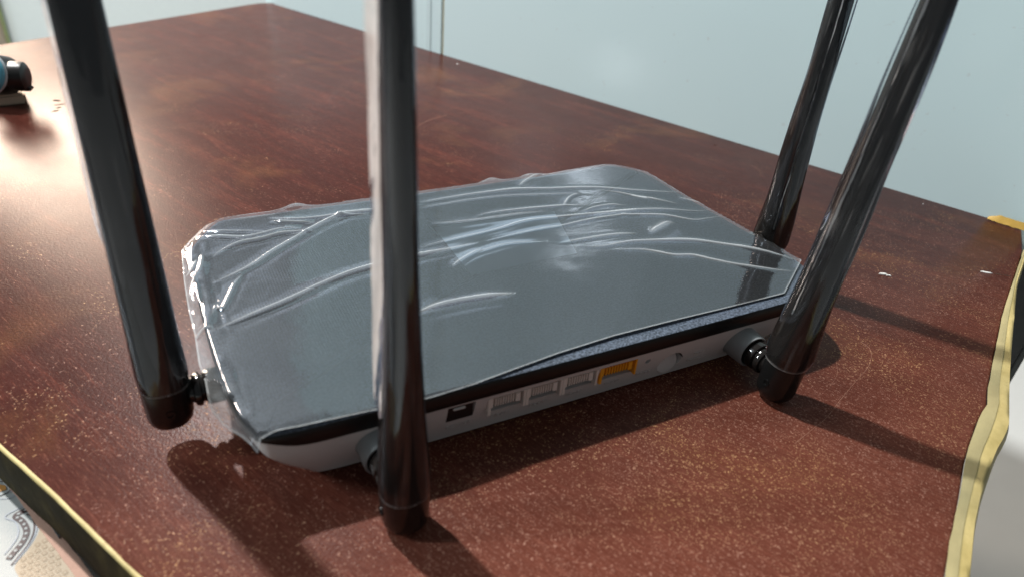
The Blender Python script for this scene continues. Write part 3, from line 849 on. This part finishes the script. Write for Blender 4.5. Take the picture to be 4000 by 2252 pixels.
for h, sg, wt, pts in RIDGES:
    sg = max(sg, .7)
    P = [(p.x, p.y) for p in catmull([Vector((x, y)) for x, y in pts], 6)]
    d, t, sdn = seg_dist(PX, PY, P)
    taper = np.clip(np.minimum(t, 1 - t) * 4, 0, 1)
    n1 = .9 + .6 * vnoise(PX, PY, 17, 5)
    g = (.72 * np.exp(-np.abs(d) / (sg * .55)) + .34 * np.exp(-(d / 2.6) ** 2)) * taper * n1
    # a fold: steep crest with a shallow trough on one flank
    wr += h * 1.25 * g + .40 * h * np.exp(-((d - 2.6 * sg) / (1.8 * sg)) ** 2) * taper * np.where(sdn > 0, -.5, .35)
    gc = (np.exp(-(d / (sg * .62)) ** 2) + .14 * np.exp(-(d / (sg * 1.6)) ** 2)) * taper
    cr = np.maximum(cr, wt * .95 * gc * n1)
Z += wr
# loose, crumpled overhang on the left and at the corners
lw = np.clip((14 - PX) / 12, 0, 1)
Z += lw * (1.4 * np.abs(vnoise(PX * 2.0, PY * .45, 9, 8)) + .5 * vnoise(PX * 1.2, PY * .8, 4.0, 9) + 1.1 * vnoise(PX * 2.2, PY * .4, 7.5, 10))
rwk = np.clip((PX - 255) / 14, 0, 1) * np.clip((225 - PY) / 30, 0, 1)
Z += rwk * (1.6 * vnoise(PX, PY, 4, 12))
cr += lw * np.clip(np.abs(vnoise(PX * 1.3, PY * .5, 4.5, 14)) * 3.4 - 1.1, 0, 1) * .35
for cx, cy, rr, hh in ((57, 326.5, 6.5, 3.0), (163.5, 327, 5.5, 2.4), (186, 324.5, 4, 1.0)):
    g = np.exp(-(((PX - cx) / rr) ** 2 + ((PY - cy) / (rr * .7)) ** 2)); Z += hh * g; cr = np.maximum(cr, .22 * g)
out = np.clip(sd + .6, 0, 30)
Z -= out * np.where(PX < 30, .34, .30) + (out ** 2) * .05
cr = np.maximum(cr, .50 * np.exp(-(ed / .5) ** 2)); cr = cr + .10 * np.clip(sd / 2, 0, 1) * (PX < 30)
Z = np.maximum(Z, np.where(lin, LT + .85, 4))
idx = -np.ones(PX.shape, int)
# keep quads whose four corners are inside; snap the rim vertices on to the cut line afterwards
q = ins[:-1, :-1] & ins[1:, :-1] & ins[:-1, 1:] & ins[1:, 1:]
use = np.zeros(PX.shape, bool)
use[:-1, :-1] |= q; use[1:, :-1] |= q; use[:-1, 1:] |= q; use[1:, 1:] |= q
idx[use] = np.arange(use.sum())
co = np.stack([PX[use], PY[use], Z[use]], 1)
# snap rim
full = np.zeros(PX.shape, int)
full[:-1, :-1] += q; full[1:, :-1] += q; full[:-1, 1:] += q; full[1:, 1:] += q
rim = (full[use] < 4)
P = np.array(film_poly + [film_poly[0]])
rp = co[rim, :2]; bestd = np.full(len(rp), 1e9); bestp = rp.copy()
for a, b in zip(P, P[1:]):
    ab = b - a; t = np.clip(((rp - a) @ ab) / (ab @ ab), 0, 1)[:, None]; c = a + t * ab
    d = np.hypot(*(rp - c).T); u = d < bestd
    bestd[u] = d[u]; bestp[u] = c[u]
co[rim, :2] = bestp
yy, xx = np.nonzero(q)
fc = np.stack([idx[yy, xx], idx[yy, xx + 1], idx[yy + 1, xx + 1], idx[yy + 1, xx]], 1)
me = bpy.data.meshes.new('protective_film')
me.vertices.add(len(co)); me.vertices.foreach_set('co', (co * MM).astype('f').ravel())
me.loops.add(fc.size); me.loops.foreach_set('vertex_index', fc.astype('i').ravel())
me.polygons.add(len(fc)); me.polygons.foreach_set('loop_start', np.arange(0, fc.size, 4, dtype='i'))
me.update(); me.validate()
at = me.attributes.new('crease', 'FLOAT', 'POINT'); at.data.foreach_set('value', cr[use].astype('f'))
me.polygons.foreach_set('use_smooth', np.ones(len(fc), bool)); me.update()
film = link('protective_film', me, M_FILM, smooth=False)
tag(film, 'wrinkled clear plastic protective film stuck over the dark router lid', 'plastic film')
# frosted rectangular sticker under the middle of the film
bm = bmesh.new()
C4 = [Vector(p) for p in STICK]
rows = []
NU, NV = 24, 16
for j in range(NV + 1):
    r = []
    for i in range(NU + 1):
        a = C4[0].lerp(C4[1], i / NU); b = C4[3].lerp(C4[2], i / NU); p = a.lerp(b, j / NV)
        r.append(bm.verts.new((p.x, p.y, LT + .83)))
    rows.append(r)
for a, b in zip(rows, rows[1:]):
    for i in range(NU): bm.faces.new((a[i], a[i + 1], b[i + 1], b[i]))
obj('sticker', bm, M_STICK, film)

# ------------------------------------------------------------------ black gadget with blue ring, far left
gad = empty('ring_gadget', (0, 0, 0))
tag(gad, 'small black gadget with a glossy blue ring lying at the left edge of the desk', 'gadget')
GR = Matrix.Translation((-90, 612, 22)) @ Matrix.Rotation(math.radians(-14), 4, 'Z')
def gobj(name, bm, m, par, X=Matrix()):
    bmesh.ops.transform(bm, matrix=GR @ X, verts=bm.verts[:]); return obj(name, bm, m, par, angle=40)
TX = Matrix.Rotation(math.radians(-22), 4, 'X') @ Matrix.Rotation(math.radians(-20), 4, 'Z')
bm = bmesh.new(); lathe(bm, [(9, -9), (13.2, -8), (13.8, -6), (13.8, 9), (12, 12)], 48, (0, 0, 0), 'y'); head = gobj('head', bm, M_BLACK, gad, TX)
bm = bmesh.new(); lathe(bm, [(11.0, -10.6), (11.4, -11.2), (13.6, -10.6), (14.6, -9.4), (14.6, -8.2), (11.0, -8.2)], 48, (0, 0, 0), 'y'); gobj('blue_ring', bm, M_BLUE, gad, TX)
bm = bmesh.new(); lathe(bm, [(14.4, -8.3), (15.2, -7.8), (15.2, -6.6), (13.8, -6.0)], 48, (0, 0, 0), 'y', cap=False); gobj('metal_rim', bm, M_RIMM, gad, TX)
bm = bmesh.new(); lathe(bm, [(2, -12.5), (6, -11.6), (9, -10), (10.6, -8.6)], 40, (0, 0, 0), 'y'); gobj('lens_dome', bm, M_GLOSS, gad, TX)
bm = bmesh.new(); lathe(bm, [(9.5, 2), (10, 8), (10.2, 15.5), (9.6, 18.5), (7.5, 19.9), (4, 20.3)], 40, (0, 0, -1), 'x'); gobj('stub', bm, M_BLACK, gad)
bm = bmesh.new(); box(bm, 13, 21, -4, 3, -11, -8, .8); gobj('tab', bm, M_BLACK, gad)
bm = bmesh.new(); box(bm, -50, 12, -26, 4, 0.2, 8, 1.6)
bmesh.ops.transform(bm, matrix=Matrix.Translation((-92, 634, 0)) @ Matrix.Rotation(math.radians(10), 4, 'Z'), verts=bm.verts[:])
tag(obj('cream_block', bm, M_CARD), 'cream block lying on the desk under the black gadget', 'block')

# ------------------------------------------------------------------ post behind the desk, dark case at the right
post = empty('post', (0, 0, 0))
tag(post, 'olive brown upright post standing behind the far left of the desk', 'post')
bm = bmesh.new(); box(bm, -520, -338, 2661, 2695, FLZ, 300, 3); obj('shaft', bm, M_OLIVE, post)
bm = bmesh.new(); box(bm, -337, -331, 2663, 2693, FLZ, 300, .8); obj('green_edge_strip', bm, M_OLIVE2, post)
case = empty('dark_board', (0, 0, 0))
tag(case, 'dark board standing between the white cabinet and the far right corner of the desk', 'board')
wallbox('board', 566, 588, -8, 420, FLZ, -6, M_DARK, case, 1)
wallbox('top_rail', 565, 589, -9, 421, -5.5, -2.5, M_RIMM, case, .5)
wallbox('side_pocket', 588.5, 592, -6, 200, -240, -70, M_DARK2, case, .6)

# ------------------------------------------------------------------ printed box below the left edge
BZ = -25
pbox = empty('printed_box', (0, 0, 0))
tag(pbox, 'printed cardboard box with maroon and gold ornament beside the near left desk edge', 'box')
e0, e1 = Vector((-98.5, 313.4)), Vector((-19.8, 129.8))
ev = (e1 - e0).normalized(); en = Vector((ev.y, -ev.x))       # en points away from the desk
if en.x > 0: en = -en
def bp(s, d, z): p = e0 + ev * s + en * d; return (p.x, p.y, z)
bm = bmesh.new()
loft(bm, [[bp(-60, 1.5, z), bp(230, 1.5, z), bp(230, 160, z), bp(-60, 160, z)] for z in (BZ - 90, BZ)])
obj('box_top', bm, M_WHITEP, pbox, smooth=False)
# torn raw edge
rows = []
for k, (d, z) in enumerate(((-.3, BZ - 3), (-.5, BZ + .3), (1.0, BZ + .7), (3.4, BZ + .35))):
    rows.append([bp(s, d + .5 * noise.noise(Vector((s * .12, k, 0))), z + .2 * noise.noise(Vector((s * .2, k, 4)))) for s in range(-60, 231, 3)])
strip('torn_edge', rows, M_PINK, pbox, .4)
bm = bmesh.new()
loft(bm, [[bp(106, .4, BZ + .9), bp(110, -2.4, BZ - .5), bp(112, -2.0, BZ - 1.2), bp(116, .8, BZ + .6)], [bp(106, .4, BZ + 1.4), bp(110, -2.4, BZ), bp(112, -2.0, BZ - .7), bp(116, .8, BZ + 1.1)]])
obj('torn_flap', bm, M_WHITEP, pbox)
def ribbon(name, pts, w, mat, z, parent=pbox):
    P = catmull([Vector((x, y)) for x, y in pts], 8); bm = bmesh.new(); L = []
    for i, p in enumerate(P):
        t = (P[min(i + 1, len(P) - 1)] - P[max(i - 1, 0)]).normalized(); n_ = Vector((-t.y, t.x)) * w / 2
        L.append((bm.verts.new((p.x - n_.x, p.y - n_.y, z)), bm.verts.new((p.x + n_.x, p.y + n_.y, z))))
    for a, b in zip(L, L[1:]): bm.faces.new((a[0], b[0], b[1], a[1]))
    bmesh.ops.recalc_face_normals(bm, faces=bm.faces[:])
    return obj(name, bm, mat, parent, smooth=False, recalc=False), P
# gold field with rounded cells
GL = [Vector(p) for p in GRIDLIM]
arcp = catmull([Vector(p) for p in GL[:6]], 6)
field = [v for v in arcp] + [Vector(bp(150, 40, 0)[:2]), Vector(bp(200, 40, 0)[:2]), Vector(bp(200, 3.0, 0)[:2]), Vector(bp(104, 3.0, 0)[:2])]
bm = bmesh.new(); bm.faces.new([bm.verts.new((p.x, p.y, BZ + .15)) for p in field])
obj('gold_field', bm, M_GOLDL, pbox, smooth=False)
fp = [(p.x, p.y) for p in field]
def pin(x, y):
    return bool(inside(np.array([[x]]), np.array([[y]]), fp)[0, 0])
cell = None
u = Vector((.42, -.91)); w_ = Vector((.91, .42))
g0 = Vector((-60, 215))
ring_bm = bmesh.new(); dot_bm = bmesh.new()
def rounded(bm, c, ru, rw, z):
    vs = []
    for i in range(12):
        a = 2 * math.pi * (i + .5) / 12
        cx = math.copysign(abs(math.cos(a)) ** .6, math.cos(a)) * ru; cy = math.copysign(abs(math.sin(a)) ** .6, math.sin(a)) * rw
        p = c + u * cx + w_ * cy; vs.append(bm.verts.new((p.x, p.y, z)))
    f = bm.faces.new(vs)
for i in range(-14, 40):
    for j in range(-24, 14):
        c = g0 + u * (i * 2.5) + w_ * (j * 2.2 + (1.1 if i % 2 else 0))
        if pin(c.x, c.y) and pin(c.x + 1, c.y) and pin(c.x - 1, c.y):
            rounded(ring_bm, c, 1.0, .85, BZ + .22); rounded(dot_bm, c, .5, .38, BZ + .27)
rg = obj('gold_cells', ring_bm, M_GOLDP, pbox, smooth=False); rg['kind'] = 'stuff'
dt = obj('gold_cell_centres', dot_bm, M_GOLDL, pbox, smooth=False); dt['kind'] = 'stuff'
_, bpth = ribbon('maroon_border', BAND, 2.0, M_INK, BZ + .2)
ribbon('maroon_outline', BAND2, .55, M_INK, BZ + .2)
ribbon('grey_outline', [(x + .75, y + .2) for x, y in BAND2], .35, M_GREYP, BZ + .24)
ribbon('grey_outline', BAND3, .4, M_GREYP, BZ + .2)
ribbon('maroon_outline', OVAL, .35, M_INK, BZ + .2)
ribbon('grey_outline', OVAL2, .3, M_GREYP, BZ + .2)
bm = bmesh.new(); bm.faces.new([bm.verts.new((x, y, BZ + .2)) for x, y in ((-73.4, 241.7), (-71.2, 239.9), (-71.0, 237.9), (-73.4, 237.5))])
obj('amber_petal', bm, M_AMBER, pbox, smooth=False)
L = resample(bpth, 12)
for i, p in enumerate(L[:-1]):
    q_ = L[i + 1]; c = (p + q_) / 2; t = (q_ - p).normalized(); n_ = Vector((-t.y, t.x))
    bm = bmesh.new(); bm.faces.new([bm.verts.new(((c + a).x, (c + a).y, BZ + .32)) for a in (t * .65, n_ * .65, -t * .65, -n_ * .65)])
    obj('white_diamond', bm, M_WHITEP, pbox, smooth=False)

# flat sheets must face up, and the ground line of every thing is its own origin
bpy.context.view_layer.update()
